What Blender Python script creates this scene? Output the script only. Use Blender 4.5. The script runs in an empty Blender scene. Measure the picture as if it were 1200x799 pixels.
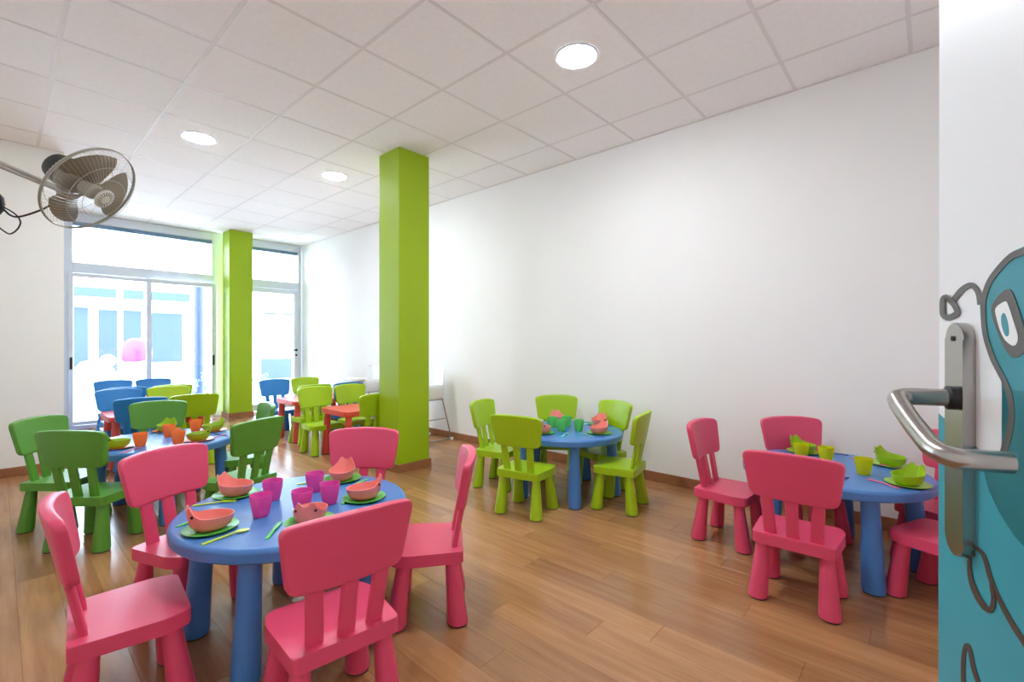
import bpy, bmesh, math, random
from mathutils import Vector, Matrix
PI = math.pi
rnd = random.Random(7)
C = bpy.context.scene.collection
SC = bpy.context.scene

# ------------------------------------------------------------ camera, world, lights, exposure
EYE = 1.15          # eye height
YAW = math.radians(48.03)
FPX = 543.0         # focal length in pixels of the 1200 px wide frame
HOR = 401.5         # row of the horizon
cam_d = bpy.data.cameras.new('camera'); cam = bpy.data.objects.new('camera', cam_d); C.objects.link(cam)
cam.location = (0, 0, EYE); cam.rotation_euler = (PI/2, 0, -YAW)
cam_d.sensor_width = 36; cam_d.lens = FPX/1200*36; cam_d.shift_y = (HOR-399.5)/1200; cam_d.clip_start = .02; cam_d.clip_end = 200
SC.camera = cam
SC.view_settings.view_transform = 'Standard'; SC.view_settings.look = 'None'
SC.view_settings.gamma = 1; SC.view_settings.use_curve_mapping = False
SC.view_settings.exposure = 0.34

w = bpy.data.worlds.new('sky'); SC.world = w; w.use_nodes = True
bg = w.node_tree.nodes['Background']; bg.inputs['Color'].default_value = (.72, .86, 1.0, 1); bg.inputs['Strength'].default_value = 15.0

def area(name, loc, rot, sx, sy, power, color, shape='RECTANGLE', spread=PI):
    d = bpy.data.lights.new(name, 'AREA'); d.shape = shape; d.size = sx
    if shape in ('RECTANGLE', 'ELLIPSE'): d.size_y = sy
    d.energy = power; d.color = color; d.spread = spread
    o = bpy.data.objects.new(name, d); C.objects.link(o); o.location = loc; o.rotation_euler = rot
    return o
# daylight portals in the two glazed openings (they only guide the sky light)
for nm, x0, x1 in (('window_portal', .66, 2.28), ('door_portal', 2.72, 3.62)):
    p = area(nm, ((x0+x1)/2, 8.5, 1.4), (-PI/2, 0, 0), x1-x0, 2.7, 1, (1, 1, 1)); p.data.cycles.is_portal = True
LAMP_POWER = 19.0
LAMP_COL = (.90, .965, 1)
SC.cycles.diffuse_bounces = 8; SC.cycles.max_bounces = 12; SC.cycles.transparent_max_bounces = 16
# lamp of the same ceiling row above the camera, then an added fill
area('ceiling_lamp_overhead', (1.14, 1.58, 2.865), (0, 0, 0), .2, .2, LAMP_POWER, LAMP_COL, 'DISK')
area('hall_fill_light', (-.35, -1.3, 2.7), (0, 0, 0), .5, .5, 20, LAMP_COL, 'DISK')  # unseen fill light, added to brighten the room through the doorway

# ------------------------------------------------------------ helpers
FW = Vector((math.sin(YAW), math.cos(YAW), 0)); RT = Vector((math.cos(YAW), -math.sin(YAW), 0))
def at(px, py, z):
    """point of the level plane z seen at a pixel of the photograph"""
    Z = FPX*(EYE-z)/(py-HOR)
    v = FW*Z + RT*(Z*(px-600)/FPX)
    return Vector((v.x, v.y, z))

def lin(c):
    return tuple((x/255/12.92 if x/255 <= .04045 else ((x/255+.055)/1.055)**2.4) for x in c) + (1,)
def mat(name, rgb, rough=.45, metal=0, noise=0, nscale=8, bump=0, bscale=60, coat=0, trans=0, alpha=1, spec=.5, sss=0):
    m = bpy.data.materials.new(name); m.use_nodes = True; nt = m.node_tree; b = nt.nodes['Principled BSDF']
    c = lin(rgb)
    b.inputs['Base Color'].default_value = c; b.inputs['Roughness'].default_value = rough; b.inputs['Metallic'].default_value = metal
    b.inputs['Coat Weight'].default_value = coat; b.inputs['Transmission Weight'].default_value = trans
    b.inputs['Specular IOR Level'].default_value = spec; b.inputs['Alpha'].default_value = alpha
    if sss: b.inputs['Subsurface Weight'].default_value = sss; b.inputs['Subsurface Scale'].default_value = .01
    tc = nt.nodes.new('ShaderNodeTexCoord')
    if noise:
        n = nt.nodes.new('ShaderNodeTexNoise'); n.inputs['Scale'].default_value = nscale; n.inputs['Detail'].default_value = 4
        nt.links.new(tc.outputs['Object'], n.inputs['Vector'])
        r = nt.nodes.new('ShaderNodeValToRGB')
        r.color_ramp.elements[0].position = .3; r.color_ramp.elements[1].position = .7
        r.color_ramp.elements[0].color = tuple(x*(1-noise) for x in c[:3])+(1,); r.color_ramp.elements[1].color = tuple(min(1, x*(1+noise)) for x in c[:3])+(1,)
        nt.links.new(n.outputs['Fac'], r.inputs['Fac']); nt.links.new(r.outputs['Color'], b.inputs['Base Color'])
    if bump:
        n = nt.nodes.new('ShaderNodeTexNoise'); n.inputs['Scale'].default_value = bscale; n.inputs['Detail'].default_value = 3
        nt.links.new(tc.outputs['Object'], n.inputs['Vector'])
        bp = nt.nodes.new('ShaderNodeBump'); bp.inputs['Strength'].default_value = bump; bp.inputs['Distance'].default_value = .002
        nt.links.new(n.outputs['Fac'], bp.inputs['Height']); nt.links.new(bp.outputs['Normal'], b.inputs['Normal'])
    return m
def glass_mat(name, tint=(1, 1, 1), gloss=.06):
    m = bpy.data.materials.new(name); m.use_nodes = True; nt = m.node_tree; nt.nodes.clear()
    o = nt.nodes.new('ShaderNodeOutputMaterial'); mx = nt.nodes.new('ShaderNodeMixShader'); t = nt.nodes.new('ShaderNodeBsdfTransparent'); g = nt.nodes.new('ShaderNodeBsdfGlossy')
    t.inputs['Color'].default_value = (*tint, 1); g.inputs['Roughness'].default_value = .03
    fr = nt.nodes.new('ShaderNodeFresnel'); fr.inputs['IOR'].default_value = 1.45
    nt.links.new(fr.outputs[0], mx.inputs[0]); nt.links.new(t.outputs[0], mx.inputs[1]); nt.links.new(g.outputs[0], mx.inputs[2]); nt.links.new(mx.outputs[0], o.inputs[0])
    return m
def film_mat(name, rgb, clear, rough=.25):
    """thin tinted plastic: partly clear, partly diffuse and translucent"""
    m = bpy.data.materials.new(name); m.use_nodes = True; nt = m.node_tree; nt.nodes.clear(); c = lin(rgb)
    o = nt.nodes.new('ShaderNodeOutputMaterial'); t = nt.nodes.new('ShaderNodeBsdfTransparent'); t.inputs['Color'].default_value = tuple(x**.4 for x in c[:3])+(1,)
    p = nt.nodes.new('ShaderNodeBsdfPrincipled'); p.inputs['Base Color'].default_value = c; p.inputs['Roughness'].default_value = rough
    tl = nt.nodes.new('ShaderNodeBsdfTranslucent'); tl.inputs['Color'].default_value = c
    a = nt.nodes.new('ShaderNodeMixShader'); a.inputs[0].default_value = .35; nt.links.new(p.outputs[0], a.inputs[1]); nt.links.new(tl.outputs[0], a.inputs[2])
    b = nt.nodes.new('ShaderNodeMixShader'); b.inputs[0].default_value = clear; nt.links.new(a.outputs[0], b.inputs[1]); nt.links.new(t.outputs[0], b.inputs[2])
    nt.links.new(b.outputs[0], o.inputs[0]); return m
def emit_mat(name, color, s):
    m = bpy.data.materials.new(name); m.use_nodes = True; b = m.node_tree.nodes['Principled BSDF']
    b.inputs['Emission Color'].default_value = (*color, 1); b.inputs['Emission Strength'].default_value = s; return m

M = dict(
 wall=mat('white_wall_paint', (243, 242, 241), .75, noise=.012, nscale=2, bump=.15, bscale=220),
 tile=mat('ceiling_tile_board', (243, 239, 237), .9, noise=.02, nscale=30, bump=.5, bscale=160),
 grid=mat('ceiling_grid_metal', (226, 221, 218), .6),
 skirt=mat('skirting_wood', (158, 104, 70), .4, noise=.12, nscale=12),
 column=mat('lime_column_paint', (156, 188, 2), .5, bump=.1, bscale=200, noise=.015, nscale=3),
 alu=mat('white_aluminium', (214, 220, 230), .35),
 dark=mat('black_rubber', (28, 28, 32), .5),
 shutter=mat('blue_grey_shutter', (120, 150, 175), .5),
 pink=mat('pink_plastic', (222, 74, 110), .38, bump=.06, bscale=400, noise=.012, nscale=4),
 lime=mat('lime_plastic', (162, 198, 18), .38, bump=.06, bscale=400, noise=.012, nscale=4),
 green=mat('grass_green_plastic', (88, 152, 50), .38, bump=.06, bscale=400, noise=.012, nscale=4),
 blue=mat('bright_blue_plastic', (40, 130, 206), .38, bump=.06, bscale=400, noise=.012, nscale=4),
 tblue=mat('table_blue_plastic', (72, 128, 196), .33, bump=.05, bscale=300, noise=.015, nscale=3),
 coral=mat('coral_red_plastic', (218, 76, 66), .36, bump=.05, bscale=300, noise=.012, nscale=4),
 pad=mat('grey_foot_pad', (62, 56, 58), .7),
 bowlpink=mat('salmon_bowl_plastic', (240, 144, 136), .35, sss=.15), bowllime=mat('lime_bowl_plastic', (156, 194, 14), .35, sss=.15),
 plategreen=mat('green_plate_plastic', (70, 180, 64), .3), plateorange=mat('orange_plate_plastic', (240, 120, 70), .3), platelime=mat('lime_plate_plastic', (160, 208, 60), .3),
 cupmag=film_mat('magenta_cup_plastic', (245, 110, 200), .12), cuporange=film_mat('orange_cup_plastic', (255, 160, 84), .14),
 cupgreen=film_mat('green_cup_plastic', (130, 228, 134), .25), cupyellow=film_mat('yellow_cup_plastic', (225, 228, 20), .12),
 cutgreen=mat('green_cutlery_plastic', (96, 214, 96), .35), cutlime=mat('lime_yellow_cutlery_plastic', (196, 226, 60), .35), cutpink=mat('pink_cutlery_plastic', (232, 110, 150), .35),
 cutblue=mat('navy_cutlery_plastic', (50, 60, 150), .35), cutmint=mat('mint_cutlery_plastic', (130, 225, 190), .35), eye=mat('black_eye', (15, 12, 12), .3),
 steel=mat('brushed_steel', (176, 172, 168), .27, metal=1, noise=.05, nscale=30), chrome=mat('chrome', (190, 190, 192), .15, metal=1),
 door=mat('white_door_laminate', (232, 234, 236), .4), teal=mat('teal_print', (40, 142, 158), .4, noise=.04, nscale=5), teal2=mat('light_teal_print', (44, 150, 166), .4, noise=.05, nscale=4),
 teal3=mat('deep_teal_print', (0, 116, 128), .4, noise=.05, nscale=6), ink=mat('dark_grey_print', (88, 88, 88), .45), ink2=mat('brown_black_print', (66, 52, 48), .45), printwhite=mat('white_print', (238, 240, 240), .4),
 fangrey=mat('fan_grey_plastic', (150, 142, 128), .4), fanmetal=mat('fan_bright_wire', (178, 176, 170), .35, metal=.7), fandark=mat('fan_dark_plastic', (46, 46, 46), .45), blade=film_mat('smoky_blade_plastic', (150, 140, 122), .35),
 badge=mat('fan_silver_badge', (212, 212, 208), .3, metal=.3),
 hcwhite=mat('white_shell_plastic', (236, 238, 238), .35),
 court=mat('pale_court_paving', (222, 224, 228), .85, noise=.03, nscale=3), facade=mat('white_facade_render', (236, 238, 242), .85, noise=.02, nscale=1),
 fglass=mat('facade_glass', (36, 56, 80), .6, noise=.12, nscale=1.2), fframe=mat('facade_white_frame', (232, 234, 238), .6), pole=mat('blue_pole_paint', (24, 42, 92), .5),
 toy_pink=mat('pink_toy_shell', (120, 22, 76), .4), toy_white=mat('white_toy_plastic', (232, 232, 232), .4), leaf=mat('pale_leaf', (110, 160, 130), .6, noise=.2, nscale=20),
 dif=emit_mat('lamp_diffuser', LAMP_COL, LAMP_POWER/(PI*.0425)),
 glass=glass_mat('window_glass'),
)
def make_floor_mat():
    m = bpy.data.materials.new('laminate_plank'); m.use_nodes = True; nt = m.node_tree; b = nt.nodes['Principled BSDF']; L = nt.links.new
    tc = nt.nodes.new('ShaderNodeTexCoord'); oi = nt.nodes.new('ShaderNodeObjectInfo')
    geo = nt.nodes.new('ShaderNodeNewGeometry')
    add = nt.nodes.new('ShaderNodeVectorMath'); add.operation = 'ADD'; sc = nt.nodes.new('ShaderNodeVectorMath'); sc.operation = 'SCALE'
    comb = nt.nodes.new('ShaderNodeCombineXYZ'); L(oi.outputs['Random'], comb.inputs[0]); L(oi.outputs['Random'], comb.inputs[2])
    L(comb.outputs[0], sc.inputs[0]); sc.inputs['Scale'].default_value = 37
    L(geo.outputs['Position'], add.inputs[0]); L(sc.outputs[0], add.inputs[1])
    mp = nt.nodes.new('ShaderNodeMapping'); mp.inputs['Scale'].default_value = (17, 1.1, 1); L(add.outputs[0], mp.inputs[0])
    n = nt.nodes.new('ShaderNodeTexNoise'); n.inputs['Scale'].default_value = 1.6; n.inputs['Detail'].default_value = 6; n.inputs['Roughness'].default_value = .62; L(mp.outputs[0], n.inputs[0])
    r = nt.nodes.new('ShaderNodeValToRGB'); e = r.color_ramp.elements
    e[0].position = .30; e[0].color = lin((150, 105, 66)); e[1].position = .72; e[1].color = lin((178, 132, 90))
    x = r.color_ramp.elements.new(.52); x.color = lin((166, 119, 78)); L(n.outputs['Fac'], r.inputs[0])
    hs = nt.nodes.new('ShaderNodeHueSaturation'); mr = nt.nodes.new('ShaderNodeMapRange'); mr.inputs['To Min'].default_value = .80; mr.inputs['To Max'].default_value = 1.14
    L(oi.outputs['Random'], mr.inputs[0]); L(mr.outputs[0], hs.inputs['Value']); L(r.outputs[0], hs.inputs['Color']); L(hs.outputs[0], b.inputs['Base Color'])
    b.inputs['Roughness'].default_value = .27; b.inputs['Specular IOR Level'].default_value = .5
    mr2 = nt.nodes.new('ShaderNodeMapRange'); mr2.inputs['To Min'].default_value = .17; mr2.inputs['To Max'].default_value = .27; L(n.outputs['Fac'], mr2.inputs[0]); L(mr2.outputs[0], b.inputs['Roughness'])
    bp = nt.nodes.new('ShaderNodeBump'); bp.inputs['Strength'].default_value = .12; bp.inputs['Distance'].default_value = .001; L(n.outputs['Fac'], bp.inputs['Height']); L(bp.outputs[0], b.inputs['Normal'])
    return m
M['floor'] = make_floor_mat()

def tag(o, label=None, cat=None, group=None, kind=None):
    if label: o['label'] = label
    if cat: o['category'] = cat
    if group: o['group'] = group
    if kind: o['kind'] = kind
    return o
def obj(name, bm, m, parent=None, smooth=True, loc=None, rz=0):
    me = bpy.data.meshes.new(name); bmesh.ops.recalc_face_normals(bm, faces=bm.faces[:]); 
    for f in bm.faces: f.smooth = smooth
    if smooth:
        for e in bm.edges:
            if len(e.link_faces) == 2 and e.calc_face_angle(0) > math.radians(38): e.smooth = False
    bm.to_mesh(me); bm.free()
    me.materials.append(m)
    o = bpy.data.objects.new(name, me); C.objects.link(o)
    if smooth: wn = o.modifiers.new('normals', 'WEIGHTED_NORMAL'); wn.keep_sharp = True; wn.weight = 80
    if parent: o.parent = parent
    if loc is not None: o.location = loc
    o.rotation_euler.z = rz
    return o
def empty(name, loc=(0, 0, 0), rz=0):
    o = bpy.data.objects.new(name, None); C.objects.link(o); o.location = loc; o.rotation_euler.z = rz; o.empty_display_size = .1; return o
def copy_tree(o, parent=None):
    c = o.copy(); C.objects.link(c); c.parent = parent
    for ch in [k for k in o.children]: copy_tree(ch, c)
    return c
def box(bm, x0, x1, y0, y1, z0, z1, bev=0, seg=2):
    r = bmesh.ops.create_cube(bm, size=1); vs = r['verts']
    for v in vs:
        v.co = Vector((x0+(v.co.x+.5)*(x1-x0), y0+(v.co.y+.5)*(y1-y0), z0+(v.co.z+.5)*(z1-z0)))
    if bev:
        es = list({e for v in vs for e in v.link_edges})
        bmesh.ops.bevel(bm, geom=es, offset=bev, segments=seg, affect='EDGES', profile=.5)
    return bm
def nb(): return bmesh.new()
def bx(*a, **k): return box(nb(), *a, **k)
def lathe(bm, prof, n=32, closed=False, mtx=None):
    """prof: list of (r, z); revolve about z"""
    rings = []
    for r, z in prof:
        if r < 1e-6: rings.append([bm.verts.new((0, 0, z))])
        else: rings.append([bm.verts.new((r*math.cos(2*PI*i/n), r*math.sin(2*PI*i/n), z)) for i in range(n)])
    if closed: rings.append(rings[0])
    for a, b in zip(rings, rings[1:]):
        for i in range(n):
            j = (i+1) % n
            if len(a) == 1 and len(b) == 1: continue
            if len(a) == 1: bm.faces.new((a[0], b[i], b[j]))
            elif len(b) == 1: bm.faces.new((a[i], a[j], b[0]))
            else: bm.faces.new((a[i], a[j], b[j], b[i]))
    if mtx is not None:
        vs = {v for r_ in rings for v in r_}
        for v in vs: v.co = mtx @ v.co
    return bm
def tube(bm, pts, r, n=10, caps=True):
    pts = [Vector(p) for p in pts]; rr = r if isinstance(r, (list, tuple)) else [r]*len(pts)
    rings = []; up = None
    for i, p in enumerate(pts):
        t = ((pts[i+1]-p).normalized() if i < len(pts)-1 else Vector()) + ((p-pts[i-1]).normalized() if i else Vector())
        t.normalize()
        if up is None: up = t.orthogonal().normalized()
        up = (up - t*up.dot(t)).normalized(); s = t.cross(up)
        rings.append([bm.verts.new(p+(up*math.cos(2*PI*k/n)+s*math.sin(2*PI*k/n))*rr[i]) for k in range(n)])
    for a, b in zip(rings, rings[1:]):
        for k in range(n): bm.faces.new((a[k], a[(k+1) % n], b[(k+1) % n], b[k]))
    if caps: bm.faces.new(rings[0][::-1]); bm.faces.new(rings[-1])
    return bm
def smooth_path(P, k=6):
    P = [Vector(p) for p in P]; out = []
    for i in range(len(P)-1):
        a = P[max(i-1, 0)]; b = P[i]; c = P[i+1]; d = P[min(i+2, len(P)-1)]
        for j in range(k):
            t = j/k
            out.append(.5*((2*b)+(c-a)*t+(2*a-5*b+4*c-d)*t*t+(3*b-a-3*c+d)*t**3))
    out.append(P[-1]); return out
def rounded(poly, rad, n=5):
    """2-D polygon with rounded corners; rad may be a list"""
    out = []; N = len(poly)
    for i in range(N):
        p0 = Vector(poly[i-1]); p = Vector(poly[i]); p1 = Vector(poly[(i+1) % N]); r = rad[i] if isinstance(rad, (list, tuple)) else rad
        a = (p0-p).normalized(); b = (p1-p).normalized(); s = p+a*r; e = p+b*r
        for k in range(n+1):
            t = k/n; out.append((s*(1-t)**2+p*2*t*(1-t)+e*t*t)[:])
    return out
def slab(bm, pts, z0, z1, bev=0, seg=3):
    """extrude a 2-D outline between z0 and z1, with rounded rims"""
    a = [bm.verts.new((x, y, z0)) for x, y in pts]; b = [bm.verts.new((x, y, z1)) for x, y in pts]
    f0 = bm.faces.new(a[::-1]); f1 = bm.faces.new(b); n = len(pts)
    for i in range(n): bm.faces.new((a[i], a[(i+1) % n], b[(i+1) % n], b[i]))
    if bev:
        es = list(f0.edges)+list(f1.edges)
        bmesh.ops.bevel(bm, geom=es, offset=bev, segments=seg, affect='EDGES', profile=.5)
    return bm
def struct(name, bm, m, parent=None, smooth=False):
    o = obj(name, bm, m, parent, smooth)
    if parent is None: o['kind'] = 'structure'
    return o

# ------------------------------------------------------------ the room
XR, YB, H = 3.667, 8.40, 2.88       # right wall, window wall, ceiling height
XL, YN = -.75, -.42                 # side wall on the left and the doorway wall behind the viewer
XW, YW = .41, 5.865                 # end of the left white wall and its face
fl = struct('floor', bx(XL, XR, YN, YB, -.12, -.012), M['skirt'])
PWID, PLEN = .135, 1.22
plank_cache = {}
def plank(x0, x1, y0, y1):
    key = (round(x1-x0, 3), round(y1-y0, 3))
    if key not in plank_cache:
        o = obj('plank', bx(.0002, x1-x0-.0002, .0004, y1-y0-.0004, -.012, 0, bev=.0006, seg=1), M['floor'], fl, smooth=False); plank_cache[key] = o.data
    else:
        o = bpy.data.objects.new('plank', plank_cache[key]); C.objects.link(o); o.parent = fl
    o.location = (x0, y0, 0)
x = XL; i = 0
while x < XR-1e-4:
    x1 = min(x+PWID, XR); y = YN; off = [0, .47, .84, .22, .63, 1.02][i % 6]; nxt = YN+PLEN-off
    if nxt < YN+.1: nxt += PLEN
    while y < YB-1e-4:
        y1 = min(nxt, YB)
        if not (x1 <= XW and y >= YW): plank(x, x1, y, y1)
        y = y1; nxt += PLEN
    x = x1; i += 1
ce = struct('ceiling', bx(XL, XR, YN, YB, H+.03, H+.12), M['tile'])
gx = [XL] + [2.04+.6*k for k in range(-4, 3)] + [XR]
gy = [YN] + [.08+.6*k for k in range(0, 14)] + [YB]
tcache = {}
LAMP_TILES = [(2.34, 1.58), (1.14, 4.58), (2.34, 4.58)]
for a, b in zip(gx, gx[1:]):
    for c, d in zip(gy, gy[1:]):
        if b-a < .05 or d-c < .05: continue
        if b <= XW and c > YW: continue
        key = (round(b-a, 3), round(d-c, 3))
        if key not in tcache:
            o = obj('ceiling_tile', bx(.008, b-a-.008, .008, d-c-.008, .0015, .02, bev=.003, seg=1), M['tile'], ce, smooth=False); tcache[key] = o.data
        else:
            o = bpy.data.objects.new('ceiling_tile', tcache[key]); C.objects.link(o); o.parent = ce
        o.location = (a, c, H)
for a in gx[1:-1]: obj('grid_bar', bx(a-.011, a+.011, YN, YB, H+.0002, H+.03), M['grid'], ce, False)
for c in gy[1:-1]: obj('grid_bar', bx(XL, XR, c-.009, c+.009, H+.0004, H+.028), M['grid'], ce, False)
struct('trim_1', bx(XR-.018, XR, YN, YB, H-.003, H+.02), M['grid'])
struct('trim_2', bx(XL, XW+.0, YW-.018, YW, H-.003, H+.02), M['grid'])
struct('wall_right', bx(XR, XR+.15, YN, YB+.2, -.1, H+.1), M['wall'])
struct('wall_left', bx(XL-.15, XW, YW, YB+.2, -.1, H+.1), M['wall'])
struct('wall_side', bx(XL-.15, XL, YN, YW, -.1, H+.1), M['wall'])
wb = bx(.10, XR, YN-.12, YN, -.1, H+.1); box(wb, XL, .10, YN-.12, YN, 2.1, H+.1); struct('wall_back', wb, M['wall'])
# small hall behind the doorway
hb = nb()
box(hb, XL-.25, XL-.15, -2.6, YN, -.1, 2.9); box(hb, .9, 1.0, -2.6, YN-.12, -.1, 2.9); box(hb, XL-.25, 1.0, -2.7, -2.6, -.1, 2.9)
struct('wall_hall', hb, M['wall']); struct('ceiling_hall', bx(XL-.25, 1.0, -2.7, YN-.12, 2.78, 2.9), M['wall']); struct('floor_hall', bx(XL-.25, 1.0, -2.7, YN, -.12, -.001), M['skirt'])
def skirting(name, x0, x1, y0, y1, parent=None, h=.078): return struct(name, bx(x0, x1, y0, y1, 0.0005, h, bev=.003, seg=2), M['skirt'], parent)
skirting('baseboard_right', XR-.014, XR, YN, YB-.06)
skirting('baseboard_left', XL, XW, YW-.014, YW)
skirting('baseboard_side', XL, XL+.014, YN, YW-.015)
skirting('baseboard_back', .12, XR-.015, YN, YN+.014)
def column(x0, x1, y0, y1, label):
    t = empty('column', ((x0+x1)/2, (y0+y1)/2, 0)); tag(t, label, 'column'); a = (x1-x0)/2; b = (y1-y0)/2
    obj('shaft', bx(-a, a, -b, b, .0005, H-.001, bev=.004, seg=2), M['column'], t)
    s = nb(); k = .014
    box(s, -a-k, a+k, -b-k, -b-.0005, .0008, .074, .002); box(s, -a-k, a+k, b+.0005, b+k, .0008, .074, .002)
    box(s, -a-k, -a-.0005, -b, b, .0008, .074, .002); box(s, a+.0005, a+k, -b, b, .0008, .074, .002)
    obj('skirting', s, M['skirt'], t)
column(2.37, 2.70, 3.47, 3.79, 'lime green square column in the middle of the room, full ceiling height')
column(2.37, 2.70, 7.93, 8.24, 'lime green square column between the two glazed openings at the far wall')

# glazed openings in the far wall
struct('wall_lintel', bx(XW-.1, XR+.05, YB-.001, YB+.2, H-.006, H+.15), M['wall'])
def frame_bar(p, name, *a): return obj(name, bx(*a, bev=.004, seg=2), M['alu'], p)
w1 = empty('window_1'); w1['kind'] = 'structure'
y0, y1 = YB-.03, YB+.05
frame_bar(w1, 'jamb', XW+.002, .668, y0, y1, 0, H-.004); frame_bar(w1, 'jamb', 2.265, 2.42, y0, y1, 0, H-.004)
frame_bar(w1, 'head_rail', .668, 2.265, y0, y1, 2.76, H-.004); frame_bar(w1, 'sill_rail', .668, 2.265, y0, y1, 0, .055)
frame_bar(w1, 'transom', .668, 2.265, y0, y1, 2.075, 2.215)
sh = nb()
for k in range(4): box(sh, .67, 2.263, YB+.005, YB+.045, 2.705+.014*k, 2.717+.014*k, .002)
obj('rolled_shutter', sh, M['shutter'], w1)
def sash(p, x0, x1, yy, z0, z1, wd, hname=None, hx=None):
    f = nb()
    box(f, x0, x0+wd, yy, yy+.035, z0, z1, .003); box(f, x1-wd, x1, yy, yy+.035, z0, z1, .003)
    box(f, x0+wd, x1-wd, yy, yy+.035, z0, z0+wd, .003); box(f, x0+wd, x1-wd, yy, yy+.035, z1-wd, z1, .003)
    s = obj('sash', f, M['alu'], p)
    obj('pane', bx(x0+wd-.005, x1-wd+.005, yy+.015, yy+.019, z0+wd-.005, z1-wd+.005), M['glass'], s, False)
    if hx is not None:
        tag(obj('sash_handle', bx(hx-.013, hx+.013, yy-.014, yy+.001, .80, .96, bev=.006, seg=3), M['dark'], s), 'black recessed sash handle')
sash(w1, .620, 1.49, YB-.066, .06, 2.07, .05, hx=.648)
sash(w1, 1.43, 2.30, YB-.100, .06, 2.07, .06, hx=2.262)
obj('transom_pane', bx(.66, 2.27, YB+.0, YB+.004, 2.21, 2.71), M['glass'], w1, False)
d1 = empty('door_1'); d1['kind'] = 'structure'
frame_bar(d1, 'jamb', 2.65, 2.73, y0, y1, 0, H-.004); frame_bar(d1, 'jamb', 3.60, XR-.016, y0, y1, 0, H-.004)
frame_bar(d1, 'head_rail', 2.73, 3.60, y0, y1, 2.76, H-.004); frame_bar(d1, 'transom', 2.73, 3.60, y0, y1, 2.085, 2.215)
obj('transom_pane', bx(2.72, 3.61, YB, YB+.004, 2.21, 2.71), M['glass'], d1, False)
sh = nb()
for k in range(4): box(sh, 2.735, 3.598, YB+.005, YB+.045, 2.705+.014*k, 2.717+.014*k, .002)
obj('rolled_shutter', sh, M['shutter'], d1)
f = nb(); yy = YB-.05
for a in ((2.735, 2.81, .01, 2.08), (3.52, 3.596, .01, 2.08), (2.81, 3.52, .01, .12), (2.81, 3.52, 2.0, 2.08)): box(f, a[0], a[1], yy, yy+.05, a[2], a[3], .003)
dl = obj('door_leaf', f, M['alu'], d1); obj('pane', bx(2.805, 3.525, yy+.022, yy+.026, .115, 2.005), M['glass'], dl, False)
hd = nb(); lathe(hd, [(0, 0), (.022, 0), (.022, .01), (0, .01)], 20, mtx=Matrix.Translation((3.556, yy, 1.02)) @ Matrix.Rotation(PI/2, 4, 'X'))
tube(hd, [(3.556, yy-.005, 1.02), (3.556, yy-.045, 1.02), (3.545, yy-.05, 1.02), (3.43, yy-.05, 1.02)], .009, 10)
lathe(hd, [(0, 0), (.018, 0), (.018, .006), (0, .006)], 20, mtx=Matrix.Translation((3.556, yy, .93)) @ Matrix.Rotation(PI/2, 4, 'X'))
obj('door_handle', hd, M['dark'], dl)

# ------------------------------------------------------------ the open door beside the viewer
P0 = FW*.550 + RT*(.550*507/FPX)                 # far upright edge of the handle plate
U = (FW*-.93 + RT*-.37).normalized()             # along the leaf, from its free edge to the hinges
NRM = Vector((U.y, -U.x, 0)); NRM = NRM if NRM.dot(-P0) > 0 else -NRM   # the face turned to the room
P0 = P0 + NRM*-.0115
_d = FW+RT*((1100-600)/FPX); FREE = _d*(P0.dot(NRM)/_d.dot(NRM)); PLX = (P0-FREE).dot(U)
DM = Matrix(((U.x, NRM.x, 0, FREE.x), (U.y, NRM.y, 0, FREE.y), (0, 0, 1, 0), (0, 0, 0, 1)))   # local x along leaf, y out of the face, z up
def on_door(px, py, lift=0):
    d = FW + RT*((px-600)/FPX); q = FREE + NRM*lift
    t = q.dot(NRM)/d.dot(NRM); p = d*t
    return ((p-FREE).dot(U), EYE - t*(py-HOR)/FPX)
door = empty('door_2'); door.matrix_world = DM; door['kind'] = 'structure'
bm = bx(0, .72, -.040, 0, .012, 2.06, bev=.0015, seg=2); obj('door_leaf', bm, M['door'], door)
lt = bx(-.0012, .0005, -.030, -.010, 0.99, 1.075); obj('latch_plate', lt, M['dark'], door, False)
def decal(name, pts, m, lift, hole=None):
    bm = nb(); q = [on_door(*p) for p in pts]
    t = .0003
    if hole is None:
        a = [bm.verts.new((x, lift+t, z)) for x, z in q]; b = [bm.verts.new((x, lift, z)) for x, z in q]
        bm.faces.new(a); bm.faces.new(b[::-1])
        for i in range(len(a)): j = (i+1) % len(a); bm.faces.new((a[i], a[j], b[j], b[i]))
        bmesh.ops.triangulate(bm, faces=[f for f in bm.faces if len(f.verts) > 4])
    return obj(name, bm, m, door, False)
def dense(P, k=5, closed=False):
    P = [tuple(p) for p in P]; n = len(P); out = []
    rng = range(n) if closed else range(n-1)
    for i in rng:
        a, b, c, d = (P[(i-1) % n] if closed or i else P[0]), P[i], P[(i+1) % n], (P[(i+2) % n] if closed or i < n-2 else P[-1])
        for j in range(k):
            t = j/k; out.append(tuple(.5*(2*b[q]+(c[q]-a[q])*t+(2*a[q]-5*b[q]+4*c[q]-d[q])*t*t+(3*b[q]-a[q]-3*c[q]+d[q])*t**3) for q in (0, 1)))
    if not closed: out.append(P[-1])
    return out
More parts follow.
